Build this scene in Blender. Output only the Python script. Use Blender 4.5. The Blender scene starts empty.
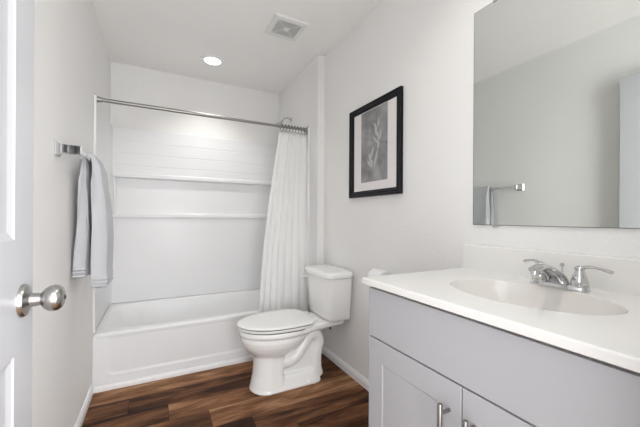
import bpy, bmesh, math, random
from mathutils import Vector, Matrix
PI = math.pi
random.seed(7)
C = bpy.context.scene.collection

# ------------------------------------------------------------------ camera
F_PX, YAW, HY, ROLL = 313.27, 0.4791, 217.74, 0.0059
cd = bpy.data.cameras.new('camera'); cam = bpy.data.objects.new('camera', cd); C.objects.link(cam)
cam.location = (0.3623, 0.0, 1.1119)
cam.rotation_mode = 'QUATERNION'
cam.rotation_quaternion = (Matrix.Rotation(-YAW, 3, 'Z') @ Matrix.Rotation(PI/2, 3, 'X') @ Matrix.Rotation(ROLL, 3, 'Z')).to_quaternion()
cd.sensor_fit = 'HORIZONTAL'; cd.sensor_width = 36; cd.lens = F_PX/640*36
cd.shift_y = (HY-213.5)/640; cd.clip_start = 0.01
bpy.context.scene.camera = cam

# ------------------------------------------------------------------ world / light / exposure
vs = bpy.context.scene.view_settings
vs.view_transform = 'Standard'; vs.look = 'None'; vs.gamma = 1; vs.use_curve_mapping = False
vs.exposure = 0.06
wd = bpy.data.worlds.new('world'); bpy.context.scene.world = wd; wd.use_nodes = True
wd.node_tree.nodes['Background'].inputs[0].default_value = (0.97, 0.985, 1.0, 1)
wd.node_tree.nodes['Background'].inputs[1].default_value = 3.5
def area(name, loc, rot, sx, sy, power, col=(1, 1, 1), disk=False, spread=None):
    l = bpy.data.lights.new(name, 'AREA'); l.energy = power; l.color = col
    l.shape = 'DISK' if disk else 'RECTANGLE'; l.size = sx
    if not disk: l.size_y = sy
    if spread: l.spread = spread
    o = bpy.data.objects.new(name, l); C.objects.link(o); o.location = loc; o.rotation_euler = rot
    return o
# recessed ceiling lamps over tub and sink; unseen fill light added behind the doorway
area('downlight_lamp', (0.775, 2.80, 2.435), (0, 0, 0), 0.13, 0, 3.6, (1, 0.98, 0.95), True, math.radians(112))
area('downlight_lamp', (1.12, 0.52, 2.435), (0, 0, 0), 0.13, 0, 3.7, (1, 0.98, 0.95), True, math.radians(140))
area('hall_fill', (0.95, -0.75, 1.25), (math.radians(108), 0, math.radians(16)), 1.2, 1.9, 52, (0.98, 0.985, 1))

# ------------------------------------------------------------------ materials
def mat(name, col, rough=0.5, metal=0.0, coat=0.0, bump=None, spec=0.5, trans=0.0, sheen=0.0, emit=None):
    m = bpy.data.materials.new(name); m.use_nodes = True; nt = m.node_tree
    b = nt.nodes['Principled BSDF']
    b.inputs['Base Color'].default_value = (*col, 1); b.inputs['Roughness'].default_value = rough
    b.inputs['Metallic'].default_value = metal; b.inputs['Coat Weight'].default_value = coat
    b.inputs['Specular IOR Level'].default_value = spec
    b.inputs['Sheen Weight'].default_value = sheen
    if emit: b.inputs['Emission Color'].default_value = (*emit[0], 1); b.inputs['Emission Strength'].default_value = emit[1]
    geo = nt.nodes.new('ShaderNodeNewGeometry')
    # faint tonal variation so nothing is a dead flat colour
    n = nt.nodes.new('ShaderNodeTexNoise'); n.inputs['Scale'].default_value = 3.0; n.inputs['Detail'].default_value = 3
    nt.links.new(geo.outputs['Position'], n.inputs['Vector'])
    mx = nt.nodes.new('ShaderNodeMix'); mx.data_type = 'RGBA'
    mx.inputs['A'].default_value = (*[c*0.97 for c in col], 1); mx.inputs['B'].default_value = (*[min(1, c*1.03) for c in col], 1)
    nt.links.new(n.outputs['Fac'], mx.inputs['Factor']); nt.links.new(mx.outputs['Result'], b.inputs['Base Color'])
    if bump:
        sc, st, dist = bump
        t = nt.nodes.new('ShaderNodeTexNoise'); t.inputs['Scale'].default_value = sc; t.inputs['Detail'].default_value = 2
        nt.links.new(geo.outputs['Position'], t.inputs['Vector'])
        bp = nt.nodes.new('ShaderNodeBump'); bp.inputs['Strength'].default_value = st; bp.inputs['Distance'].default_value = dist
        nt.links.new(t.outputs['Fac'], bp.inputs['Height']); nt.links.new(bp.outputs['Normal'], b.inputs['Normal'])
    return m
M = {}
M['wall'] = mat('wall_paint', (0.858, 0.851, 0.835), 0.6, bump=(95, 0.35, 0.004), spec=0.3)
M['ceil'] = mat('ceiling_paint', (0.92, 0.912, 0.893), 0.7, bump=(95, 0.3, 0.004), spec=0.2)
M['trim'] = mat('trim_paint', (0.87, 0.87, 0.87), 0.3)
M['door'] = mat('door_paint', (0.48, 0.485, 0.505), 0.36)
M['cab'] = mat('cabinet_paint', (0.43, 0.433, 0.452), 0.42)
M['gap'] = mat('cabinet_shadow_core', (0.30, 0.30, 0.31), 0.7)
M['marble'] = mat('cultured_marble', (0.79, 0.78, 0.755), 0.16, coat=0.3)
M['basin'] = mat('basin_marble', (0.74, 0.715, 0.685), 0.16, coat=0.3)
M['acrylic'] = mat('tub_acrylic', (0.82, 0.82, 0.825), 0.3, spec=0.35)
M['porc'] = mat('porcelain', (0.90, 0.90, 0.885), 0.12, coat=0.3)
M['seat'] = mat('seat_plastic', (0.86, 0.86, 0.84), 0.2)
M['rubber_shade'] = mat('rubber_gap_shade', (0.06, 0.06, 0.06), 0.6)  # tank rubber, and the painted shade in the toilet seat gaps
M['chrome'] = mat('chrome', (0.66, 0.66, 0.67), 0.06, 1)
M['nickel'] = mat('brushed_nickel', (0.45, 0.44, 0.43), 0.27, 1)
M['rodm'] = mat('rod_steel', (0.33, 0.32, 0.30), 0.42, 1)
M['pull'] = mat('pull_nickel', (0.30, 0.28, 0.26), 0.33, 1)
M['ring'] = mat('ring_metal', (0.07, 0.065, 0.06), 0.35, 0.6)
M['black'] = mat('black_frame', (0.010, 0.010, 0.013), 0.3, spec=0.15)
M['matboard'] = mat('mat_board', (0.86, 0.82, 0.81), 0.8)
M['pale'] = mat('print_pale_grey', (0.50, 0.50, 0.50), 0.8)
M['paper'] = mat('tissue_paper', (0.84, 0.84, 0.84), 0.95, bump=(300, 0.3, 0.001))
M['card'] = mat('cardboard', (0.45, 0.33, 0.22), 0.9)
M['vent'] = mat('vent_plastic', (0.80, 0.80, 0.77), 0.5)
M['dark'] = mat('dark_void', (0.04, 0.04, 0.04), 0.9)
M['lens'] = mat('lamp_lens', (0.9, 0.9, 0.9), 0.5, emit=((1, 1, 1), 3.0))
M['globe'] = mat('globe_glass', (0.95, 0.95, 0.92), 0.4, emit=((1, 0.95, 0.88), 3.0))
M['mirror'] = mat('mirror_silver', (0.76, 0.79, 0.765), 0.0, 1)
M['mirror_edge'] = mat('mirror_edge', (0.12, 0.14, 0.13), 0.3)

def cloth(name, col, tr, sc=900, st=0.25):
    m = mat(name, col, 0.9, sheen=0.2, bump=(sc, st, 0.002)); nt = m.node_tree
    b = nt.nodes['Principled BSDF']; out = nt.nodes['Material Output']
    t = nt.nodes.new('ShaderNodeBsdfTranslucent'); t.inputs['Color'].default_value = (*col, 1)
    mx = nt.nodes.new('ShaderNodeMixShader'); mx.inputs[0].default_value = tr
    nt.links.new(b.outputs[0], mx.inputs[1]); nt.links.new(t.outputs[0], mx.inputs[2]); nt.links.new(mx.outputs[0], out.inputs[0])
    return m
M['curtain'] = cloth('curtain_fabric', (0.97, 0.97, 0.96), 0.18, 500, 0.15)
M['towel'] = cloth('towel_terry', (0.56, 0.567, 0.59), 0.05, 420, 0.9)

def glass_mat():
    m = bpy.data.materials.new('picture_glass'); m.use_nodes = True; nt = m.node_tree
    nt.nodes.remove(nt.nodes['Principled BSDF']); out = nt.nodes['Material Output']
    a = nt.nodes.new('ShaderNodeBsdfTransparent'); g = nt.nodes.new('ShaderNodeBsdfGlossy'); g.inputs['Roughness'].default_value = 0.02
    mx = nt.nodes.new('ShaderNodeMixShader'); mx.inputs[0].default_value = 0.07
    nt.links.new(a.outputs[0], mx.inputs[1]); nt.links.new(g.outputs[0], mx.inputs[2]); nt.links.new(mx.outputs[0], out.inputs[0])
    return m
M['glass'] = glass_mat()

def print_mat():
    m = bpy.data.materials.new('grey_print'); m.use_nodes = True; nt = m.node_tree; b = nt.nodes['Principled BSDF']
    b.inputs['Roughness'].default_value = 0.8
    geo = nt.nodes.new('ShaderNodeNewGeometry'); n = nt.nodes.new('ShaderNodeTexNoise'); n.inputs['Scale'].default_value = 9; n.inputs['Detail'].default_value = 6
    nt.links.new(geo.outputs['Position'], n.inputs['Vector'])
    r = nt.nodes.new('ShaderNodeValToRGB'); r.color_ramp.elements[0].position = 0.3; r.color_ramp.elements[1].position = 0.75
    r.color_ramp.elements[0].color = (0.13, 0.13, 0.13, 1); r.color_ramp.elements[1].color = (0.40, 0.40, 0.40, 1)
    nt.links.new(n.outputs['Fac'], r.inputs[0]); nt.links.new(r.outputs[0], b.inputs['Base Color'])
    return m
M['print'] = print_mat()

def floor_mat():
    m = bpy.data.materials.new('wood_planks'); m.use_nodes = True; nt = m.node_tree; N = nt.nodes; L = nt.links
    b = N['Principled BSDF']
    def math_(op, a, c=None):
        n = N.new('ShaderNodeMath'); n.operation = op
        for i, v in enumerate((a, c)):
            if v is None: continue
            if isinstance(v, (int, float)): n.inputs[i].default_value = v
            else: L.new(v, n.inputs[i])
        return n.outputs[0]
    geo = N.new('ShaderNodeNewGeometry'); sp = N.new('ShaderNodeSeparateXYZ'); L.new(geo.outputs['Position'], sp.inputs[0])
    X, Y = sp.outputs[0], sp.outputs[1]
    PW, PL = 0.168, 1.22
    yy = math_('DIVIDE', math_('SUBTRACT', Y, 1.895), PW)          # row 0 starts at y = 1.895
    row = math_('FLOOR', yy); fy = math_('SUBTRACT', yy, row)
    off = math_('SUBTRACT', math_('MULTIPLY', row, -0.205), -0.425)   # plank ends step back row by row
    xx = math_('DIVIDE', math_('SUBTRACT', X, off), PL)
    colm = math_('FLOOR', xx); fx = math_('SUBTRACT', xx, colm)
    cb = N.new('ShaderNodeCombineXYZ'); L.new(row, cb.inputs[0]); L.new(colm, cb.inputs[1]); cb.inputs[2].default_value = 1.5
    wn = N.new('ShaderNodeTexWhiteNoise'); wn.noise_dimensions = '3D'; L.new(cb.outputs[0], wn.inputs['Vector'])
    # grain stretched along the plank, shifted per plank
    g = N.new('ShaderNodeCombineXYZ'); L.new(math_('ADD', math_('MULTIPLY', X, 2.2), math_('MULTIPLY', wn.outputs[0], 37)), g.inputs[0])
    L.new(math_('MULTIPLY', Y, 12), g.inputs[1]); L.new(math_('MULTIPLY', wn.outputs[0], 11), g.inputs[2])
    n1 = N.new('ShaderNodeTexNoise'); n1.inputs['Scale'].default_value = 1.0; n1.inputs['Detail'].default_value = 9; n1.inputs['Roughness'].default_value = 0.62; n1.inputs['Distortion'].default_value = 0.5
    L.new(g.outputs[0], n1.inputs['Vector'])
    g2 = N.new('ShaderNodeCombineXYZ'); L.new(math_('MULTIPLY', X, 9), g2.inputs[0]); L.new(math_('MULTIPLY', Y, 170), g2.inputs[1]); L.new(wn.outputs[0], g2.inputs[2])
    n2 = N.new('ShaderNodeTexNoise'); n2.inputs['Scale'].default_value = 1.0; n2.inputs['Detail'].default_value = 4; L.new(g2.outputs[0], n2.inputs['Vector'])
    v = math_('ADD', math_('MULTIPLY', n1.outputs[0], 1.2), math_('MULTIPLY', n2.outputs[0], 0.22))
    v = math_('ADD', v, math_('MULTIPLY', math_('SUBTRACT', wn.outputs[0], 0.5), 0.46))
    v = math_('SUBTRACT', v, 0.225)
    r = N.new('ShaderNodeValToRGB'); cr = r.color_ramp
    cols = [(0.24, (0.026, 0.011, 0.006)), (0.40, (0.080, 0.033, 0.015)), (0.53, (0.17, 0.076, 0.036)), (0.67, (0.31, 0.155, 0.077)), (0.86, (0.50, 0.31, 0.18))]
    cr.elements[0].position, cr.elements[0].color = cols[0][0], (*cols[0][1], 1)
    cr.elements[1].position, cr.elements[1].color = cols[-1][0], (*cols[-1][1], 1)
    for p, c in cols[1:-1]:
        e = cr.elements.new(p); e.color = (*c, 1)
    L.new(v, r.inputs[0])
    seam = math_('MINIMUM', math_('MULTIPLY', math_('MINIMUM', fy, math_('SUBTRACT', 1, fy)), PW), math_('MULTIPLY', math_('MINIMUM', fx, math_('SUBTRACT', 1, fx)), PL))
    sm = N.new('ShaderNodeMapRange'); sm.inputs['From Min'].default_value = 0.0004; sm.inputs['From Max'].default_value = 0.0016
    L.new(seam, sm.inputs['Value'])
    mx = N.new('ShaderNodeMix'); mx.data_type = 'RGBA'; mx.inputs['A'].default_value = (0.012, 0.007, 0.005, 1)
    L.new(sm.outputs[0], mx.inputs['Factor']); L.new(r.outputs[0], mx.inputs['B']); L.new(mx.outputs['Result'], b.inputs['Base Color'])
    b.inputs['Roughness'].default_value = 0.55; b.inputs['Specular IOR Level'].default_value = 0.12
    bp = N.new('ShaderNodeBump'); bp.inputs['Strength'].default_value = 0.25; bp.inputs['Distance'].default_value = 0.001
    L.new(v, bp.inputs['Height']); L.new(bp.outputs[0], b.inputs['Normal'])
    return m
M['floor'] = floor_mat()

# ------------------------------------------------------------------ helpers
def obj(name, bm, m, parent=None, smooth=False, label=None, auto=None, keep=False):
    """link the bmesh (world coordinates) as ONE mesh object, optionally under a parent whose location is subtracted"""
    base = Vector((0, 0, 0)); p = parent
    while p is not None: base += p.location; p = p.parent
    if not keep: bmesh.ops.recalc_face_normals(bm, faces=bm.faces)
    if parent is None:                                   # give a top-level mesh its origin at its own base
        xs = [v.co for v in bm.verts]
        org = Vector(((min(v.x for v in xs)+max(v.x for v in xs))/2, (min(v.y for v in xs)+max(v.y for v in xs))/2, min(v.z for v in xs)))
    else: org = base
    for v in bm.verts: v.co -= org
    me = bpy.data.meshes.new(name); bm.to_mesh(me); bm.free()
    o = bpy.data.objects.new(name, me); C.objects.link(o)
    if parent is None: o.location = org
    else: o.parent = parent
    me.materials.append(m)
    if smooth:
        for p_ in me.polygons: p_.use_smooth = True
        if auto is not None:
            me.set_sharp_from_angle(angle=math.radians(auto))
    if label: o['label'] = label
    return o
def tag(o, label, cat, group=None):
    o['label'] = label; o['category'] = cat
    if group: o['group'] = group
    return o
def thing(name, label, cat, loc, group=None):
    o = bpy.data.objects.new(name, None); C.objects.link(o); o.location = loc; o.empty_display_size = 0.05
    return tag(o, label, cat, group)
def struct(name, bm, m, parent=None, smooth=False, auto=None):
    o = obj(name, bm, m, parent, smooth, None, auto)
    if parent is None: o['kind'] = 'structure'
    return o
def NB(): return bmesh.new()
def box(bm, x0, x1, y0, y1, z0, z1, bev=0.0, seg=2):
    r = bmesh.ops.create_cube(bm, size=1.0); vs_ = r['verts']
    for v in vs_: v.co = Vector((x0+(v.co.x+.5)*(x1-x0), y0+(v.co.y+.5)*(y1-y0), z0+(v.co.z+.5)*(z1-z0)))
    if bev > 0:
        es = list({e for v in vs_ for e in v.link_edges})
        bmesh.ops.bevel(bm, geom=es, offset=bev, segments=seg, profile=0.6, affect='EDGES', clamp_overlap=True)
    return bm
def bx(*a, **k): return box(NB(), *a, **k)
def rings(bm, loops, cap0=False, cap1=False, closed=True):
    vl = [[bm.verts.new(p) for p in lp] for lp in loops]
    for a, b in zip(vl, vl[1:]):
        n = len(a)
        for i in range(n if closed else n-1):
            j = (i+1) % n; bm.faces.new((a[i], a[j], b[j], b[i]))
    if cap0: bm.faces.new(vl[0])
    if cap1: bm.faces.new(vl[-1])
    return vl
def frame_of(d):
    d = d.normalized(); up = Vector((0, 0, 1)) if abs(d.z) < 0.95 else Vector((1, 0, 0))
    a = d.cross(up).normalized(); b = a.cross(d).normalized(); return a, b
def lathe(bm, org, axis, prof, n=24, cap=True):
    """prof = [(distance along axis, radius)]"""
    axis = Vector(axis).normalized(); a, b = frame_of(axis); org = Vector(org)
    lps = [[org+axis*h+(a*math.cos(2*PI*i/n)+b*math.sin(2*PI*i/n))*max(r, 1e-4) for i in range(n)] for h, r in prof]
    rings(bm, lps, cap, cap); return bm
def tube(bm, pts, r, n=12, sx=None, closed=False):
    """tube through pts; r a number or list; sx = optional list of (width scale, height scale)"""
    P = [Vector(p) for p in pts]; k = len(P); rr = r if isinstance(r, (list, tuple)) else [r]*k
    lps = []; pa = None
    for i in range(k):
        d = (P[min(i+1, k-1)]-P[max(i-1, 0)]).normalized()
        if pa is None: a, b = frame_of(d)
        else:
            a = (pa-d*pa.dot(d)).normalized(); b = a.cross(d).normalized()
        pa = a; s = sx[i] if sx else (1, 1)
        lps.append([P[i]+a*math.cos(2*PI*j/n)*rr[i]*s[0]+b*math.sin(2*PI*j/n)*rr[i]*s[1] for j in range(n)])
    rings(bm, lps, True, True); return bm
def spline(pts, m=8):
    """Catmull-Rom through pts"""
    P = [Vector(p) for p in pts]; P = [P[0]*2-P[1]]+P+[P[-1]*2-P[-2]]; out = []
    for i in range(1, len(P)-2):
        for t in [q/m for q in range(m)]:
            a, b, c, d = P[i-1], P[i], P[i+1], P[i+2]
            out.append(0.5*((2*b)+(c-a)*t+(2*a-5*b+4*c-d)*t*t+(3*b-a-3*c+d)*t**3))
    out.append(P[-2]); return out
def prism(bm, poly, axis, lo, hi):
    """extrude 2-D poly [(u,v)] along axis: 'x': (y,z)  'y': (x,z)  'z': (x,y)"""
    def P(u, v, w): return {'x': (w, u, v), 'y': (u, w, v), 'z': (u, v, w)}[axis]
    rings(bm, [[P(u, v, w) for u, v in poly] for w in (lo, hi)], True, True); return bm
def torus(bm, c, axis, R, r, n=20, k=8):
    axis = Vector(axis).normalized(); a, b = frame_of(axis); c = Vector(c); vl = []
    for i in range(n):
        t = 2*PI*i/n; d = a*math.cos(t)+b*math.sin(t)
        vl.append([bm.verts.new(c+d*(R+r*math.cos(2*PI*j/k))+axis*r*math.sin(2*PI*j/k)) for j in range(k)])
    for i in range(n):
        for j in range(k): bm.faces.new((vl[i][j], vl[(i+1) % n][j], vl[(i+1) % n][(j+1) % k], vl[i][(j+1) % k]))
    return bm
def superel(cx, cy, hx, hy, z, e, n=64):
    out = []
    for i in range(n):
        t = 2*PI*(i+0.5)/n; c, s = math.cos(t), math.sin(t)
        out.append(Vector((cx+hx*math.copysign(abs(c)**(2/e), c), cy+hy*math.copysign(abs(s)**(2/e), s), z)))
    return out
def dup(o, parent=None):
    c = o.copy(); C.objects.link(c); c.parent = parent
    for ch in list(o.children): dup(ch, c)
    return c

# ------------------------------------------------------------------ room shell
W, XR, YB, YS, H = 1.524, 1.5825, 3.235, 2.282, 2.45
YN0, YN1 = 0.015, 0.135          # wall with the doorway the camera stands in
DX0, DX1, DH = 0.082, 0.875, 2.065
struct('floor', bx(-0.12, 1.75, -1.6, YB+0.1, -0.05, 0), M['floor'])
struct('ceiling', bx(-0.12, 1.75, YN0, YB+0.1, H, H+0.1), M['ceil'])
struct('wall_left', bx(-0.12, 0, YN1, YB+0.1, 0, H), M['wall'])
struct('wall_back', bx(0, W, YB, YB+0.1, 0, H), M['wall'])
struct('wall_right', bx(XR, XR+0.12, YN1, YS, 0, H), M['wall'])
struct('wall_alcove', box(NB(), W, XR+0.12, YS, YB+0.1, 0, H, 0.006, 2), M['wall'])
nb = NB()
box(nb, -0.12, DX0, YN0, YN1, 0, H); box(nb, DX1, XR+0.12, YN0, YN1, 0, H); box(nb, DX0, DX1, YN0, YN1, DH, H)
struct('wall_near', nb, M['wall'])

def base_profile(s):   # (distance from wall, height)
    return [(0, 0), (0.013, 0), (0.013, 0.036), (0.0105, 0.041), (0.0105, 0.045), (0.0075, 0.050), (0.005, 0.057), (0.0, 0.060)]
struct('baseboard_left', prism(NB(), [(u, v) for u, v in base_profile(1)], 'y', YN1+0.01, 2.405), M['trim'])
struct('baseboard_right', prism(NB(), [(XR-u, v) for u, v in base_profile(1)], 'y', 0.94, YS-0.0005), M['trim'])
struct('baseboard_alcove', prism(NB(), [(YS-u, v) for u, v in base_profile(1)], 'x', W+0.002, XR-0.014), M['trim'])
# quarter-round trim along the foot of the tub
q = [(2.414, 0), (2.398, 0), (2.398, 0.020), (2.400, 0.027), (2.405, 0.033), (2.414, 0.036)]
struct('trim_1', prism(NB(), q, 'x', 0.0, W), M['trim'])
# door casing on the room side
cb = NB(); box(cb, DX1, DX1+0.055, YN1, YN1+0.012, 0.062, DH+0.055, 0.003); box(cb, DX0, DX1, YN1, YN1+0.012, DH, DH+0.055, 0.003)
struct('trim_2', cb, M['trim'])

# ------------------------------------------------------------------ door leaf standing open along the left wall
DXF, DXB, DY0, DY1, DT = 0.117, 0.083, 0.152, 0.913, 2.04
def door_leaf():
    bm = NB()
    st, panels = 0.10, [(0.25, 0.838), (1.065, 1.93)]
    ya, yb = DY0+st, DY1-st
    for y0, y1, z0, z1 in [(DY0, ya, 0.012, DT), (yb, DY1, 0.012, DT), (ya, yb, 0.012, panels[0][0]), (ya, yb, panels[0][1], panels[1][0]), (ya, yb, panels[1][1], DT)]:
        box(bm, DXB, DXF, y0, y1, z0, z1)
    bmesh.ops.remove_doubles(bm, verts=bm.verts, dist=1e-5)
    for z0, z1 in panels:
        for side in (1, -1):
            xs = DXF if side > 0 else DXB
            def lp(ins, dep):
                x = xs-side*dep
                return [(x, ya+ins, z0+ins), (x, yb-ins, z0+ins), (x, yb-ins, z1-ins), (x, ya+ins, z1-ins)]
            rings(bm, [lp(0, 0), lp(0.004, 0.003), lp(0.016, 0.007), (lp(0.024, 0.0075)), lp(0.045, 0.0075), lp(0.062, 0.003), lp(0.066, 0.002)], False, True)
    return bm
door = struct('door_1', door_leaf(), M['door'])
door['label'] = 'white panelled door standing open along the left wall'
kn = NB()
ky, kz = 0.853, 0.938
lathe(kn, (DXF, ky, kz), (1, 0, 0), [(0, 0.034), (0.003, 0.034), (0.008, 0.031), (0.011, 0.022), (0.014, 0.0145), (0.030, 0.0125), (0.0305, 0.0125)], 40)
k = obj('door_knob', kn, M['nickel'], door, True, 'round brushed nickel door knob', 35)
kb = NB()
lathe(kb, (DXF, ky, kz), (1, 0, 0), [(0.0285, 0.011), (0.032, 0.0115), (0.033, 0.0165), (0.037, 0.0215), (0.044, 0.0262), (0.052, 0.0275), (0.059, 0.0262), (0.065, 0.0215), (0.0685, 0.014), (0.0695, 0.007), (0.0695, 0.0)], 40)
obj('knob_ball', kb, M['nickel'], k, True, None, 50)
pb = NB(); lathe(pb, (DXF+0.0685, ky, kz), (1, 0, 0), [(0, 0.0045), (0.0025, 0.0045), (0.003, 0.0)], 16); obj('lock_button', pb, M['dark'], k, True, None, 40)
obj('latch_plate', bx(0.091, 0.109, DY1-0.0005, DY1+0.001, kz-0.028, kz+0.028, bev=0.0004), M['nickel'], door)
for z in (0.25, 1.05, 1.85):
    hb = NB(); lathe(hb, (DXF+0.004, DY0-0.004, z-0.045), (0, 0, 1), [(0, 0.005), (0.09, 0.005)], 10); obj('hinge', hb, M['nickel'], door, True, None, 40)

# ------------------------------------------------------------------ bathtub
ZD = 0.362
tub = thing('bathtub', 'white alcove bathtub with a recessed front apron between the walls', 'bathtub', (W/2, 2.83, 0))
def tub_body():
    bm = NB(); n = 96; x0, x1, y0, y1 = 0.002, W-0.002, 2.420, 3.228
    cx, cy = (x0+x1)/2, (y0+y1)/2
    def rect(z, ins):
        out = []
        hx, hy = (x1-x0)/2-ins, (y1-y0)/2-ins
        for p in superel(0, 0, 1, 1, 0, 4, n):
            m = max(abs(p.x), abs(p.y)); out.append(Vector((cx+p.x/m*hx, cy+p.y/m*hy, z)))
        return out
    ix, iy = cx-0.005, 2.832
    L = [rect(0.30, 0.012), rect(ZD-0.022, 0.0), rect(ZD-0.008, 0.0), rect(ZD-0.002, 0.004), rect(ZD, 0.010)]
    for hx, hy, z, e in [(0.712, 0.352, ZD, 6), (0.702, 0.344, ZD-0.003, 5.8), (0.694, 0.337, ZD-0.012, 5.5), (0.670, 0.326, ZD-0.08, 4.8), (0.625, 0.305, 0.20, 4.2), (0.59, 0.28, 0.115, 4), (0.55, 0.25, 0.088, 4), (0.35, 0.15, 0.082, 3.5), (0.05, 0.03, 0.080, 2)]:
        L.append(superel(ix, iy, hx, hy, z, e, n))
    rings(bm, L, False, True)
    return bm
obj('basin', tub_body(), M['acrylic'], tub, True, None, 50)
def apron():
    bm = NB(); nx, nz = 90, 44
    g = []
    for j in range(nz+1):
        z = 0.0+(ZD-0.020)*j/nz; rowv = []
        for i in range(nx+1):
            x = 0.002+(W-0.004)*i/nx
            # rounded-rect recess: x .075..W-.075, z .092..top
            dx = max(0.13-x, x-(W-0.13), 0); dz = max(0.145-z, 0)
            d = 0.055-math.hypot(dx, dz)              # >0 inside the recess
            t = min(max((d+0.006)/0.014, 0), 1); t = t*t*(3-2*t)
            rowv.append(bm.verts.new((x, 2.4215-0.004*(1-z/ZD)+0.0045*t, z)))
        g.append(rowv)
    for j in range(nz):
        for i in range(nx): bm.faces.new((g[j][i], g[j][i+1], g[j+1][i+1], g[j+1][i]))
    e = bmesh.ops.extrude_face_region(bm, geom=list(bm.faces))
    for v in [v for v in e['geom'] if isinstance(v, bmesh.types.BMVert)]: v.co.y = 2.445
    return bm
obj('apron', apron(), M['acrylic'], tub, True, None, 60)
dr = NB(); lathe(dr, (1.28, 2.845, 0.085), (0, 0, 1), [(0, 0.03), (0.003, 0.03), (0.006, 0.024), (0.006, 0.0)], 20)
obj('drain', dr, M['chrome'], tub, True, 'chrome drain', 40)

# ------------------------------------------------------------------ shower surround
sur = thing('shower_surround', 'white three-wall shower surround with a long recessed shelf above the bathtub', 'shower surround', (W/2, YB, ZD+0.003))
ZT = 1.89; YP = 3.205; ZS = ZD+0.003
def back_panel():
    bm = NB()
    x0, x1 = 0.022, W-0.022; nx0, nx1, nz0, nz1, nd = 0.042, W-0.042, 1.135, 1.455, 0.026
    # profile of the shiplap upper part: list of z with grooves
    zs = []; gro = [1.56, 1.665, 1.77]
    for gz in gro: zs += [(gz-0.004, 0), (gz-0.0015, 0.0022), (gz+0.0015, 0.0022), (gz+0.004, 0)]
    prof = [(ZS, 0), (1.098, 0), (1.104, -0.011), (1.118, -0.014), (1.132, -0.011), (1.135, 0)]
    prof2 = [(nz1, 0), (1.458, -0.011), (1.472, -0.014), (1.487, -0.011), (1.494, 0)]+zs+[(ZT-0.004, 0), (ZT, 0.004), (ZT, 0.022)]
    def strip(pr, xa, xb): rings(bm, [[(x, YP+d, z) for z, d in pr] for x in (xa, xb)], closed=False)
    strip(prof, x0, x1); strip(prof2, x0, x1)
    # stiles left and right of the recess with a rounded nose
    for xa, xb in ((x0, nx0), (nx1, x1)):
        s = [(xa, 0), (xa+0.004, -0.007), ((xa+xb)/2, -0.010), (xb-0.004, -0.007), (xb, 0)]
        rings(bm, [[(x, YP+d, z) for x, d in s] for z in (nz0, nz1)], closed=False)
    # recess
    rings(bm, [[(nx0, YP, nz0), (nx1, YP, nz0), (nx1, YP, nz1), (nx0, YP, nz1)], [(nx0+0.006, YP+nd-0.004, nz0+0.004), (nx1-0.006, YP+nd-0.004, nz0+0.004), (nx1-0.006, YP+nd-0.004, nz1-0.006), (nx0+0.006, YP+nd-0.004, nz1-0.006)],
               [(nx0+0.012, YP+nd, nz0+0.010), (nx1-0.012, YP+nd, nz0+0.010), (nx1-0.012, YP+nd, nz1-0.012), (nx0+0.012, YP+nd, nz1-0.012)]], False, True)
    return bm
bp_ = obj('back_panel', back_panel(), M['acrylic'], sur, True, None, 30)
def side_panel(xw, s):
    bm = NB()
    # slim return panel: rounded front flange, then flat, cove into the back panel
    prof = [(0.0005, 2.436), (0.009, 2.437), (0.013, 2.441), (0.0135, 2.452), (0.011, 2.462), (0.006, 2.468), (0.006, 3.165), (0.0075, 3.182), (0.012, 3.196), (0.0235, YP+0.001), (0.0235, YP+0.02), (0.0005, YP+0.02)]
    rings(bm, [[(xw+s*d, y, z) for d, y in prof] for z in (ZS, ZT)], True, True)
    return bm
obj('side_panel', side_panel(0, 1), M['acrylic'], sur, True, None, 40)
obj('side_panel', side_panel(W, -1), M['acrylic'], sur, True, None, 40)

# ------------------------------------------------------------------ shower rod, rings, curtain, shower head
RY, RZ = 2.475, 1.873
rod = thing('shower_rod', 'long brushed metal curtain rod spanning the bathtub alcove', 'curtain rod', (W/2, RY, RZ))
pb = NB(); tube(pb, [(0.02, RY, RZ), (0.80, RY, RZ)], 0.0128, 20); obj('outer_tube', pb, M['rodm'], rod, True, None, 40)
pb = NB(); tube(pb, [(0.80, RY, RZ), (W-0.02, RY, RZ)], 0.0108, 20); obj('inner_tube', pb, M['rodm'], rod, True, None, 40)
for xw, s in ((0.0005, 1), (W-0.0005, -1)):
    fb = NB(); box(fb, min(xw, xw+s*0.007), max(xw, xw+s*0.007), RY-0.024, RY+0.024, RZ-0.030, RZ+0.030, 0.003)
    lathe(fb, (xw+s*0.006, RY, RZ), (s, 0, 0), [(0, 0.020), (0.012, 0.019), (0.020, 0.0165), (0.034, 0.0165)], 20); obj('flange', fb, M['rodm'], rod, True, None, 35)
NR = 9
ring0 = None
for i in range(NR):
    x = 1.285+0.222*i/(NR-1)
    if ring0 is None:
        rb = NB(); torus(rb, (x, RY, RZ-0.016), (1, 0.18, 0), 0.025, 0.0016, 24, 6)
        for k_ in range(4): lathe(rb, (x, RY, 0), (0, 0, 1), [(0, 0.0)]*2, 3) if False else None
        bmesh.ops.create_uvsphere(rb, u_segments=10, v_segments=6, radius=0.0065, matrix=Matrix.Translation((x, RY-.012, RZ+0.0115)))
        ring0 = obj('curtain_ring', rb, M['ring'], None, True); ring = ring0
    else:
        ring = dup(ring0); ring.location.x = ring0.location.x+(x-1.285)
        ring.rotation_euler.z = 0.0
    tag(ring, 'small dark metal curtain ring bunched at the right end of the shower rod', 'curtain ring', 'curtain rings on the shower rod')
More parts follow.
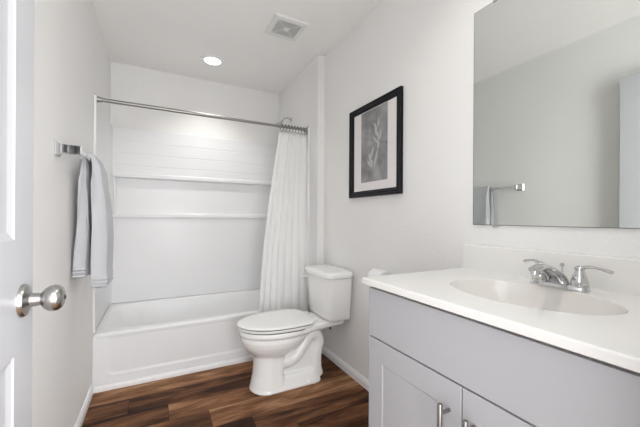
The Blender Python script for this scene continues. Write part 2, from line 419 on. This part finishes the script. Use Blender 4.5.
def curtain():
    bm = NB(); nu, nv = 240, 60; rows = []
    zt, zb = 1.818, 0.17
    key = [(1.826, 1.262), (1.60, 1.222), (1.20, 1.155), (0.85, 1.105), (0.36, 1.060), (0.17, 1.050)]
    def left(z):
        for (za, xa), (zb_, xb) in zip(key, key[1:]):
            if z >= zb_: t = (za-z)/(za-zb_); return xa+(xb-xa)*t
        return key[-1][1]
    for j in range(nv+1):
        t = j/nv; z = zt+(zb-zt)*t; xl = left(z); xr = 1.512-0.010*min(t*3, 1)
        yb = RY+(2.384-RY)*min(1, t/0.85)**0.9
        row = []
        for i in range(nu+1):
            u = i/nu
            ph = 2*PI*(7.5*u**0.85+0.16*math.sin(3.1*u+0.9*t))
            a = (0.0095+0.004*t)*(0.75+0.25*math.sin(5*u+2*t))
            w = math.sin(ph)+0.18*math.sin(2.3*ph+1.0+t)
            x = xl+(xr-xl)*u+0.006*math.cos(ph)
            y = yb+a*w*(0.75 if t > 0.02 else 0.7)+0.004*math.sin(17*u+6*t)
            zz = z+(0.006*math.cos(2*PI*11.5*u) if j == 0 else 0)
            if yb < 2.42: y = min(y, 2.4135) if z < ZD+0.02 else y
            row.append(bm.verts.new((min(x, W-0.010), y, zz)))
        rows.append(row)
    for j in range(nv):
        for i in range(nu): bm.faces.new((rows[j][i], rows[j][i+1], rows[j+1][i+1], rows[j+1][i]))
    return bm
cur = obj('shower_curtain', curtain(), M['curtain'], None, True)
sol = cur.modifiers.new('thickness', 'SOLIDIFY'); sol.thickness = 0.0012
tag(cur, 'white gathered fabric shower curtain drawn to the right end of the bathtub', 'shower curtain')

sh = thing('wall_shower', 'chrome shower head on a curved arm above the surround', 'shower head', (W, 2.867, 2.07))
b = NB(); lathe(b, (W-0.0005, 2.867, 2.07), (-1, 0, 0), [(0, 0.028), (0.004, 0.027), (0.010, 0.018), (0.012, 0.010)], 24); obj('flange', b, M['chrome'], sh, True, None, 40)
b = NB(); tube(b, spline([(1.522, 2.867, 2.07), (1.49, 2.867, 2.085), (1.455, 2.867, 2.075), (1.432, 2.867, 2.045)], 6), 0.008, 12); obj('shower_arm', b, M['chrome'], sh, True, None, 60)
b = NB(); lathe(b, (1.437, 2.867, 2.05), (-0.62, 0, -0.78), [(0, 0.010), (0.010, 0.013), (0.022, 0.012), (0.030, 0.016), (0.055, 0.032), (0.070, 0.036), (0.078, 0.035), (0.078, 0.0)], 28); obj('spray_head', b, M['chrome'], sh, True, None, 40)

# ------------------------------------------------------------------ toilet
TY = 1.992
toi = thing('toilet', 'white two-piece toilet with its lid closed, tank against the right wall', 'toilet', (1.2, TY, 0))
def T(a, s, z): return Vector((1.5655-a, TY+s, z))     # a = distance out from the wall, s = along the wall
def egg(a0, a1, hw, z, n=48, back=0.6, sq=2.0):
    """closed outline, pointed towards a1 (front), blunter at a0"""
    am = a0+(a1-a0)*0.42; out = []
    for i in range(n):
        t = 2*PI*i/n; c, s = math.cos(t), math.sin(t)
        e = 2.0 if c > 0 else sq
        cc = math.copysign(abs(c)**(2/e), c); ss = math.copysign(abs(s)**(2/e), s)
        out.append(T(am+((a1-am) if c > 0 else (am-a0))*cc, hw*ss, z))
    return out
def toilet_body():
    bm = NB()
    # bowl
    sec = [(0.396, .275, .735, .180), (0.391, .268, .740, .186), (0.368, .268, .740, .186), (0.360, .278, .728, .174), (0.330, .285, .728, .175), (0.300, .30, .716, .167), (0.272, .325, .700, .152), (0.250, .35, .680, .134), (0.232, .38, .662, .115), (0.215, .42, .645, .10)]
    rings(bm, [egg(a0, a1, w, z) for z, a0, a1, w in sec], True, True)
    # pedestal column below the front of the bowl
    sec = [(0.0, .455, .670, .121), (0.012, .455, .670, .121), (0.020, .458, .666, .116), (0.10, .468, .650, .107), (0.20, .468, .643, .102), (0.25, .468, .643, .102)]
    rings(bm, [egg(a0, a1, w, z, sq=6) for z, a0, a1, w in sec], True, True)
    # foot reaching back
    def stad(z, a0, a1, hw): return [T(p.x, p.y, z) for p in superel((a0+a1)/2, 0, (a1-a0)/2, hw, 0, 6, 40)]
    rings(bm, [stad(0, .195, .60, .119), stad(.014, .195, .60, .119), stad(.022, .20, .60, .114), stad(.075, .215, .58, .098), stad(.085, .22, .57, .09)], True, True)
    # inner web
    rings(bm, [[T(a, s, z) for a, s in ((.21, -.062), (.52, -.062), (.52, .062), (.21, .062))] for z in (0.05, 0.36)], True, True)
    # deck running back below the tank
    def deck(z, g):
        o = []
        for a, s in [(.03, .110), (.17, .128), (.25, .140), (.33, .165), (.42, .176)]: o.append((a, s+g))
        o = o+[(a, -s) for a, s in reversed(o)]
        return [T(a, s, z) for a, s in o]
    rings(bm, [deck(.352, -.03), deck(.362, -.008), deck(.372, 0), deck(.396, 0), deck(.403, -.006)], True, True)
    # trapway bulges on both flanks
    for s in (-1, 1):
        tw = spline([T(.53, s*.050, .20), T(.455, s*.058, .165), T(.385, s*.060, .185), T(.335, s*.061, .245), T(.285, s*.061, .305), T(.235, s*.060, .315), T(.205, s*.058, .265), T(.225, s*.058, .18), T(.225, s*.058, .09), T(.21, s*.058, .03)], 6)
        tube(bm, tw, 0.041, 14)
        tube(bm, spline([T(.47, s*.075, .25), T(.40, s*.080, .285), T(.33, s*.085, .345), T(.29, s*.085, .375)], 6), 0.030, 12)
    return bm
body = obj('bowl', toilet_body(), M['porc'], toi, True)
rm = body.modifiers.new('fuse', 'REMESH'); rm.mode = 'VOXEL'; rm.voxel_size = 0.0055; rm.use_smooth_shade = True
sm = body.modifiers.new('soften', 'SMOOTH'); sm.factor = 0.6; sm.iterations = 3
# seat and lid
def slab(zs, a0, a1, hw):   # zs = [(z, inset)]
    bm = NB(); rings(bm, [egg(a0+i, a1-i, hw-i, z, 64, sq=3.6) for z, i in zs], True, True); return bm
obj('seat', slab([(.4025, .004), (.404, .001), (.407, 0), (.415, 0), (.418, .004)], .262, .748, .187), M['seat'], toi, True, None, 40)
gp = NB(); rings(gp, [egg(.280, .734, .178, z, 48, sq=3.2) for z in (.3945, .403)], True, True); obj('bowl_gap_shade', gp, M['rubber_shade'], toi, False, 'dark filler painted as shade between seat and bowl')  # dark solid standing in for the shade under the seat
gp = NB(); rings(gp, [egg(.266, .742, .182, z, 48, sq=3.6) for z in (.4175, .4245)], True, True); obj('lid_gap_shade', gp, M['rubber_shade'], toi, False, 'dark filler painted as shade between seat and lid')  # shade below the lid, put in as a dark filler
obj('lid', slab([(.4235, .004), (.425, .001), (.427, 0), (.4315, .001), (.4345, .005), (.437, .020), (.4385, .06), (.439, .12)], .255, .752, .189), M['seat'], toi, True, None, 40)
for s in (-.075, .075):
    hb = NB(); box(hb, *sorted((T(.225, 0, 0).x, T(.272, 0, 0).x)), TY+s-.018, TY+s+.018, .402, .428, .008, 3); obj('seat_hinge', hb, M['seat'], toi, True, None, 40)
for s in (-1, 1):
    cb = NB(); lathe(cb, T(.30, s*.112, .02), (0, 0, 1), [(0, .014), (.006, .013), (.011, .008), (.012, 0)], 16); obj('bolt_cap', cb, M['seat'], toi, True, None, 60)
# tank: tapering, slightly bowed front
def tank_loop(z, a1, hw, bow, e=7, n=72, a0=0.0):
    out = []
    for p in superel((a0+a1)/2, 0, (a1-a0)/2, hw, 0, e, n):
        a = p.x
        if a > (a0+a1)/2: a += bow*(1-(p.y/hw)**2)*((a-(a0+a1)/2)/((a1-a0)/2))
        out.append(T(a, p.y, z))
    return out
tb = NB()
rings(tb, [tank_loop(.404, .150, .150, .010), tank_loop(.412, .166, .166, .012), tank_loop(.43, .172, .172, .014), tank_loop(.55, .180, .184, .016), tank_loop(.66, .187, .192, .018), tank_loop(.708, .190, .195, .018)], True, True)
tank = obj('tank', tb, M['porc'], toi, True, None, 50)
tb = NB()
rings(tb, [tank_loop(.703, .196, .201, .019), tank_loop(.707, .203, .207, .019), tank_loop(.728, .205, .209, .019), tank_loop(.738, .201, .205, .019), tank_loop(.743, .188, .193, .018), tank_loop(.7455, .15, .16, .012, a0=.03)], True, True)
obj('tank_lid', tb, M['porc'], toi, True, None, 50)
lv = NB()
p0 = T(.197, .145, .672); lathe(lv, p0, (-1, 0, 0), [(0, .013), (.006, .012), (.012, .008), (.014, .008)], 16)
tube(lv, [T(.207, .145, .672), T(.212, .160, .669), T(.210, .178, .667), T(.208, .188, .666)], [.006, .006, .006, .004], 10); obj('flush_lever', lv, M['seat'], toi, True, None, 50)
gk = NB(); lathe(gk, T(.11, 0, .398), (0, 0, 1), [(0, .045), (.012, .045)], 24); obj('tank_gasket', gk, M['rubber_shade'], toi, True, None, 40)
for s in (-.09, .09):
    gk = NB(); lathe(gk, T(.13, s, .335), (0, 0, 1), [(0, .006), (.02, .006), (.02, .011), (.028, .011), (.028, .004), (.08, .004)], 8); obj('tank_bolt', gk, M['rubber_shade'], toi, False)

# ------------------------------------------------------------------ toilet paper roll on its holder, wall beyond the vanity
hold = thing('paper_holder', 'two-post metal holder carrying the toilet paper roll on the right wall', 'paper holder', (XR, 1.44, 0.76))
for y in (1.375, 1.515):
    b = NB(); box(b, XR-0.008, XR-0.0005, y-0.02, y+0.02, 0.74, 0.78, 0.003); tube(b, [(XR-0.006, y, 0.76), (XR-0.075, y, 0.76), (XR-0.088, y, 0.76)], [0.008, 0.009, 0.007], 12); obj('post', b, M['chrome'], hold, True, None, 40)
b = NB(); tube(b, [(XR-0.078, 1.38, 0.76), (XR-0.078, 1.51, 0.76)], 0.006, 12); obj('spindle', b, M['chrome'], hold, True, None, 40)
roll = thing('toilet_paper_roll', 'white toilet paper roll peeking above the far corner of the countertop', 'toilet paper', (XR-0.078, 1.445, 0.705))
b = NB(); prof = [(0, .020), (0, .052), (.003, .055), (.099, .055), (.102, .052), (.102, .020)]
lathe(b, (XR-0.078, 1.394, 0.760), (0, 1, 0), prof+[prof[0]], 40, cap=False); obj('paper', b, M['paper'], roll, True, None, 40)
b = NB(); lathe(b, (XR-0.078, 1.394, 0.760), (0, 1, 0), [(0.0005, .0185), (0.0005, .0199), (.1015, .0199), (.1015, .0185), (0.0005, .0185)], 30, cap=False); obj('core', b, M['card'], roll, True, None, 40)

# ------------------------------------------------------------------ vanity cabinet
VX0, VY0, VY1 = 1.045, 0.143, 0.925
van = thing('vanity_cabinet', 'pale grey painted vanity cabinet with shaker doors below the sink', 'cabinet', (1.31, (VY0+VY1)/2, 0))
b = NB(); VXB = XR-0.001
box(b, VX0+0.019, VXB, VY1-0.016, VY1, 0, 0.870); box(b, VX0+0.019, VXB, VY0, VY0+0.016, 0, 0.870)
box(b, VX0+0.019, VXB, VY0+0.016, VY1-0.016, 0.10, 0.118); box(b, VXB-0.008, VXB, VY0+0.016, VY1-0.016, 0.118, 0.870)
box(b, VX0+0.085, VX0+0.10, VY0+0.016, VY1-0.016, 0, 0.10)
obj('carcass', b, M['cab'], van)
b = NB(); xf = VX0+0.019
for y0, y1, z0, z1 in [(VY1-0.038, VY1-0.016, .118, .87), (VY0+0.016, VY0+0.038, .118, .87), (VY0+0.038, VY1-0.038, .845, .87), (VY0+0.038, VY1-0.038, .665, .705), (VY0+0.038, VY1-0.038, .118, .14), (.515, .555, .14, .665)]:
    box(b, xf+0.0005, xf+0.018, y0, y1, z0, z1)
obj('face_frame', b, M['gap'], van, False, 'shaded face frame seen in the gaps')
def shaker(y0, y1, z0, z1, st):
    bm = NB(); x0, x1, xr_ = VX0, VX0+0.0185, VX0+0.0025
    def r(x, i): return [(x, y0+i, z0+i), (x, y1-i, z0+i), (x, y1-i, z1-i), (x, y0+i, z1-i)]
    rings(bm, [r(x1, 0), r(x0+0.0015, 0), r(x0, 0.0015), r(x0, st), r(xr_, st+0.004), ], True, True); return bm
fr_ = bx(VX0, VX0+0.0185, VY0+0.003, VY1-0.001, .692, .8615, bev=0.0015)
obj('drawer_front', fr_, M['cab'], van)
def pull(y, zc, parent):
    bm = NB(); xb = VX0-0.034
    tube(bm, [(xb, y, zc-0.080), (xb, y, zc-0.0785), (xb, y, zc+0.0785), (xb, y, zc+0.080)], [0.005, 0.006, 0.006, 0.005], 16)
    for dz in (-0.055, 0.055): tube(bm, [(VX0+0.0005, y, zc+dz), (xb, y, zc+dz)], 0.0048, 12)
    return obj('bar_handle', bm, M['pull'], parent, True, 'dark metal bar handle', 50)
d1 = obj('door', shaker(.5365, VY1-0.001, .112, .6865, .074), M['cab'], van); pull(.572, .555, d1)
d2 = obj('door', shaker(VY0+0.003, .5325, .112, .6865, .074), M['cab'], van); pull(.497, .555, d2)

# ------------------------------------------------------------------ countertop with integral basin
SX, SY, SA, SB, ZC = 1.309, 0.534, 0.160, 0.222, 0.897
CX0, CX1, CY0, CY1 = 1.0225, XR-0.001, 0.137, 0.937
top = thing('countertop', 'white cultured marble countertop with an oval sink on the vanity cabinet', 'countertop', (SX, SY, 0.8715))
angs = sorted([2*PI*i/72 for i in range(72)]+[math.atan2(y-SY, x-SX) % (2*PI) for x in (CX0, CX1) for y in (CY0, CY1)])
def rectp(t, ins, z):
    c, s = math.cos(t), math.sin(t); k_ = 1e9
    if abs(c) > 1e-9: k_ = min(k_, ((CX1 if c > 0 else CX0)-SX)/c)
    if abs(s) > 1e-9: k_ = min(k_, ((CY1 if s > 0 else CY0)-SY)/s)
    x, y = SX+c*k_, SY+s*k_
    return Vector((min(max(x, CX0+ins), CX1-0*ins), min(max(y, CY0+0*ins), CY1-ins), z))
def ell(t, k_, z):
    c, s = math.cos(t), math.sin(t)
    # the angle is the polar angle so rays stay straight
    r = SA*SB/math.sqrt((SB*c)**2+(SA*s)**2)*k_; return Vector((SX+c*r, SY+s*r, z))
b = NB()
TH = 0.0225
rings(b, [[ell(t, 1.05, ZC-TH) for t in angs], [rectp(t, .002, ZC-TH) for t in angs], [rectp(t, 0, ZC-TH+.002) for t in angs], [rectp(t, 0, ZC-.004) for t in angs], [rectp(t, .0013, ZC-.0013) for t in angs], [rectp(t, .004, ZC) for t in angs], [ell(t, 1.0, ZC) for t in angs]])
obj('slab', b, M['marble'], top, True, None, 20)
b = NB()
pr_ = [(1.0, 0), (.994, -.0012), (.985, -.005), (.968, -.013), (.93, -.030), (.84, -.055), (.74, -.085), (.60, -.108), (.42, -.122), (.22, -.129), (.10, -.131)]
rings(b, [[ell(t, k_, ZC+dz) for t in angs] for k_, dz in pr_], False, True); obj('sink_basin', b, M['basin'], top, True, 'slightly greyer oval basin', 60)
b = NB(); lathe(b, (SX, SY, ZC-.1312), (0, 0, 1), [(0, .022), (.002, .022), (.0035, .018), (.0035, 0)], 24); obj('sink_drain', b, M['chrome'], top, True, 'chrome drain', 40)
b = NB()
bs = [(XR-0.001, ZC), (XR-0.0215, ZC), (XR-0.0205, ZC+.004), (XR-0.020, ZC+.097), (XR-0.018, ZC+.1015), (XR-0.014, ZC+.103), (XR-0.001, ZC+.103)]
prism(b, bs, 'y', CY0, CY1); obj('backsplash', b, M['marble'], top, True, None, 30)

# ------------------------------------------------------------------ faucet
SY = 0.530
fa = thing('sink_faucet', 'chrome two-handle faucet on the countertop behind the sink', 'faucet', (1.487, SY, ZC))
FX, FZ = 1.487, ZC+0.0003
b = NB(); rings(b, [superel(FX, SY, hx, hy, z, 3, 48) for hx, hy, z in [(.0265, .080, FZ), (.0265, .080, FZ+.008), (.025, .0785, FZ+.013), (.020, .073, FZ+.015)]], True, True)
obj('base_plate', b, M['chrome'], fa, True, None, 40)
for s in (1, -1):
    hy = SY-.001+s*.0550
    b = NB(); lathe(b, (FX, hy, FZ+.013), (0, 0, 1), [(0, .0235), (.005, .0235), (.006, .0215), (.008, .0225), (.022, .0205), (.034, .0165), (.044, .0125), (.050, .0115), (.052, .0135), (.058, .0125), (.062, .007), (.063, 0)], 28)
    h_ = obj('handle', b, M['chrome'], fa, True, None, 40)
    k_ = .68 if s > 0 else 1.0; dx_ = .012 if s > 0 else -.012
    b = NB(); tube(b, spline([(FX, hy-s*.004, FZ+.066), (FX+dx_*.3, hy+s*.025*k_, FZ+.075), (FX+dx_*.7, hy+s*.055*k_, FZ+.073), (FX+dx_, hy+s*.080*k_, FZ+.068)], 5), [.0095-.0035*min(1, i/8)+.002*max(0, (i-10)/5) for i in range(16)], 12, sx=[(1, .7)]*16)
    obj('lever', b, M['chrome'], h_, True, None, 60)
b = NB()
sp_ = spline([(1.494, SY, FZ+.010), (1.484, SY, FZ+.030), (1.462, SY, FZ+.046), (1.425, SY, FZ+.062), (1.385, SY, FZ+.070), (1.352, SY, FZ+.064)], 6)
n_ = len(sp_)
wid = [.030-.0135*(i/(n_-1))**0.8 for i in range(n_)]
tube(b, sp_, wid, 20, sx=[(1.0, .62) if True else (1, 1)]*n_); obj('spout', b, M['chrome'], fa, True, None, 50)
b = NB(); lathe(b, (1.358, SY, FZ+.060), (-.25, 0, -1), [(0, .0115), (.012, .0115), (.013, .009)], 20); obj('aerator', b, M['chrome'], fa, True, None, 40)
b = NB(); lathe(b, (1.509, SY, FZ+.012), (0, 0, 1), [(0, .0028), (.052, .0028), (.053, .006), (.060, .0065), (.063, .004), (.064, 0)], 12); obj('lift_rod', b, M['chrome'], fa, True, None, 40)

# ------------------------------------------------------------------ wall mirror
MY0, MY1, MZ0, MZ1 = 0.145, 0.900, 1.0855, 2.0
mir = thing('wall_mirror', 'large frameless wall mirror above the countertop and backsplash', 'mirror', (XR, (MY0+MY1)/2, MZ0))
obj('glass_pane', bx(XR-.0055, XR-.0005, MY0, MY1, MZ0, MZ1), M['mirror_edge'], mir, False, 'dark mirror edge')
b = NB(); b.faces.new([b.verts.new(p) for p in ((XR-.0057, MY0+.002, MZ0+.002), (XR-.0057, MY1-.002, MZ0+.002), (XR-.0057, MY1-.002, MZ1-.002), (XR-.0057, MY0+.002, MZ1-.002))])
obj('silvered_face', b, M['mirror'], mir)
for y in (0.80, 0.25):
    for z, s in ((MZ0, -1), (MZ1, 1)):
        b = NB(); box(b, XR-.0085, XR-.0002, y-.012, y+.012, min(z-s*.005, z+s*.008), max(z-s*.005, z+s*.008), .001); obj('mirror_clip', b, M['chrome'], mir)

# ------------------------------------------------------------------ framed print
FY0, FY1, FZ0, FZ1 = 1.342, 1.864, 1.250, 1.850
pic = thing('framed_print', 'black framed grey print with a wide white mat on the right wall above the toilet', 'picture', (XR, (FY0+FY1)/2, FZ0))
b = NB()
def fr(x, i): return [(x, FY0+i, FZ0+i), (x, FY1-i, FZ0+i), (x, FY1-i, FZ1-i), (x, FY0+i, FZ1-i)]
rings(b, [fr(XR-.002, .006), fr(XR-.002, 0), fr(XR-.022, 0), fr(XR-.026, .003), fr(XR-.027, .008), fr(XR-.022, .016), fr(XR-.021, .028), fr(XR-.016, .032), fr(XR-.015, .040), fr(XR-.006, .041)])
obj('frame', b, M['black'], pic, True, None, 25)
obj('mat', bx(XR-.008, XR-.005, FY0+.036, FY1-.036, FZ0+.036, FZ1-.036), M['matboard'], pic, False, 'wide white mat')
obj('backing', bx(XR-.0049, XR-.001, FY0+.008, FY1-.008, FZ0+.008, FZ1-.008), M['dark'], pic)
PY0, PY1, PZ0, PZ1 = 1.468, 1.738, 1.345, 1.805
pr1 = obj('print', bx(XR-.0088, XR-.0081, PY0, PY1, PZ0, PZ1), M['print'], pic, False, 'dark grey photograph print')
# pale feathery plant shape: generic stalk with blades
b = NB(); rnd = random.Random(3)
def blade(y, z, ang, ln, w):
    d = Vector((0, math.cos(ang), math.sin(ang))); nrm = Vector((0, -d.z, d.y)); x = XR-.0089-.00008*len(b.faces)
    pts = [(0, .1), (.25, .8), (.5, 1), (.8, .55), (1, .05)]
    o = Vector((x, y, z)); L_ = [o+d*ln*t+nrm*w*k_ for t, k_ in pts]+[o+d*ln*t-nrm*w*k_ for t, k_ in reversed(pts)]
    b.faces.new([b.verts.new(p) for p in L_])
for i in range(9): blade(1.555+rnd.uniform(-.015, .02), 1.545+i*.016, 1.35+rnd.uniform(-.6, .6), .07, .009)
for i in range(8): blade(1.625+rnd.uniform(-.02, .02), 1.43+i*.012, 1.5+rnd.uniform(-.7, .7), .055, .010)
blade(1.60, 1.42, 1.9, .14, .010); blade(1.565, 1.50, 1.7, .18, .006)
obj('pale_figure', b, M['pale'], pr1, False, 'pale feathery shape on the print')
b = NB(); b.faces.new([b.verts.new(p) for p in ((XR-.012, FY0+.0395, FZ1-.0395), (XR-.012, FY1-.0395, FZ1-.0395), (XR-.012, FY1-.0395, FZ0+.0395), (XR-.012, FY0+.0395, FZ0+.0395))]); b.normal_update(); assert b.faces[:][0].normal.x < 0; obj('glazing', b, M['glass'], pic, keep=True)

# ------------------------------------------------------------------ towel bar and towel
BZ, BX = 1.384, 0.070
bar = thing('towel_bar', 'chrome towel bar with square flared posts on the left wall', 'towel bar', (0, 1.83, BZ))
def sqloop(x, y, z, h): 
    return [Vector((x, y-h, z-h)), Vector((x, y+h, z-h)), Vector((x, y+h, z+h)), Vector((x, y-h, z+h))]
for y in (1.606, 2.063):
    b = NB(); rings(b, [sqloop(x, y, BZ, h) for x, h in [(.0005, .029), (.005, .029), (.010, .025), (.016, .018), (.022, .0185), (.030, .0165), (.082, .0155), (.084, .014)]], True, True)
    obj('post', b, M['chrome'], bar, True, None, 25)
obj('rail', bx(BX-.008, BX+.008, 1.606, 2.063, BZ-.0095, BZ+.0095, bev=.0015), M['chrome'], bar)
def towel():
    bm = NB()
    y0, y1 = 1.838, 2.046
    # section (x, z): down the wall side, over the bar, down the room side; closed thick outline with folds
    zbk, zfr = 0.822, 0.768
    inner = [(.063, zbk+.0), (.068, 1.20), (.0605, 1.36), (.062, BZ+.010), (BX, BZ+.0135), (.079, BZ+.009), (.083, 1.36), (.080, 1.20), (.086, zfr)]
    outer = [(.146, zfr), (.150, zfr+.045), (.147, 1.0), (.138, 1.20), (.117, 1.35), (.092, BZ+.024), (.076, BZ+.033), (.060, BZ+.031), (.048, BZ+.016), (.040, 1.34), (.033, 1.25), (.024, 1.10), (.017, .95), (.014, zbk+.04), (.014, zbk)]
    def dens(P, m=5):
        o = []
        for a, c in zip(P, P[1:]):
            for k_ in range(m): t = k_/m; o.append((a[0]+(c[0]-a[0])*t, a[1]+(c[1]-a[1])*t))
        return o+[P[-1]]
    sec = dens(inner, 6)+dens(outer, 6)
    nyn = 14; L_ = []
    cxm, = (0.072,)
    for k_ in range(-2, nyn+3):
        kk = min(max(k_, 0), nyn); y = y0+(y1-y0)*kk/nyn
        sh_ = 0.0
        if k_ in (-2, nyn+2): sh_ = .010
        if k_ in (-1, nyn+1): sh_ = .004
        yy = y+({-2: 0.0, -1: -.004, nyn+1: .004, nyn+2: 0.0}.get(k_, -.006 if k_ == 0 else (.006 if k_ == nyn else 0)))
        lp = []
        for x, z in sec:
            ymod = (0.007*math.sin((z-.8)*9+(1 if x < cxm else 2.6))+.003*math.sin(z*31))*(1-kk/nyn)
            xm = 0.004*math.sin(z*13+kk*.5)
            half = (.035 if x < cxm else .112)
            xx = x+(half-x)*min(sh_*18, .5)+xm*(1 if z < 1.3 else 0)
            # stitched hem bands near the bottom edges
            if z < .90:
                xx += (half-x)*-.0*1
            lp.append(Vector((max(xx, .004), yy+ymod+(-.012*(z-.8) if kk < 2 else 0)*-.6, z)))
        L_.append(lp)
    rings(bm, L_, True, True); return bm
tw = obj('hand_towel', towel(), M['towel'], None, True, None, 60)
tag(tw, 'thick folded pale grey hand towel hanging over the towel bar', 'towel')
for (xa, xb, zs_) in ((.0115, .0615, (.862, .848, .829)), (.0905, .1505, (.812, .796, .776))):
    for z in zs_:
        b = NB(); box(b, xa, xb, 1.8305, 2.0535, z-.0045, z+.0045, .0042, 3); obj('hem_band', b, M['towel'], tw, True)

# ------------------------------------------------------------------ ceiling light and fan vent
cl = thing('ceiling_light', 'round recessed white ceiling light glowing above the bathtub', 'ceiling light', (.775, 2.80, H))
b = NB(); lathe(b, (.775, 2.80, H-.0005), (0, 0, -1), [(0, .094), (.003, .094), (.008, .090), (.011, .080), (.009, .070), (.004, .068)], 48, cap=False); obj('trim_ring', b, M['trim'], cl, True, None, 60)
b = NB(); lathe(b, (.775, 2.80, H-.003), (0, 0, -1), [(0, .069), (.001, .069), (.002, .0)], 40); obj('lens', b, M['lens'], cl, True, 'glowing white lens')
cl2 = dup(cl); cl2.location = (1.12, 0.52, H); tag(cl2, 'round recessed ceiling light nearest the doorway, over the sink countertop', 'ceiling light')
VXa, VXb, VYa, VYb = 1.040, 1.281, 1.948, 2.192
ve = thing('exhaust_vent', 'square white exhaust fan grille on the ceiling', 'vent', ((VXa+VXb)/2, (VYa+VYb)/2, H))
b = NB()
def vl_(i, z): return [(VXa+i, VYa+i, z), (VXb-i, VYa+i, z), (VXb-i, VYb-i, z), (VXa+i, VYb-i, z)]
rings(b, [vl_(0, H-.0005), vl_(0, H-.006), vl_(.006, H-.014), vl_(.030, H-.018), vl_(.036, H-.018), vl_(.038, H-.010)]); obj('frame', b, M['vent'], ve)
obj('dark_backing', bx(VXa+.01, VXb-.01, VYa+.01, VYb-.01, H-.004, H-.001), M['dark'], ve, False, 'dark duct behind the grille')
b = NB(); n_ = 11; a0, a1, c0, c1 = VXa+.036, VXb-.036, VYa+.036, VYb-.036
for i in range(1, n_):
    x = a0+(a1-a0)*i/n_; box(b, x-.0017, x+.0017, c0, c1, H-.0135, H-.0105)
    y = c0+(c1-c0)*i/n_; box(b, a0, a1, y-.0017, y+.0017, H-.0145, H-.0115)
obj('lattice_grille', b, M['vent'], ve)
b = NB(); mx_, my_ = (a0+a1)/2, (c0+c1)/2
for sx_, sy_ in ((1, 1), (1, -1)):
    tube(b, [(mx_-sx_*(a1-a0)/2, my_-sy_*(c1-c0)/2, H-.014), (mx_+sx_*(a1-a0)/2, my_+sy_*(c1-c0)/2, H-.014)], .0028, 6)
box(b, mx_-.017, mx_+.017, my_-.017, my_+.017, H-.019, H-.010, .003); obj('centre_boss', b, M['vent'], ve)
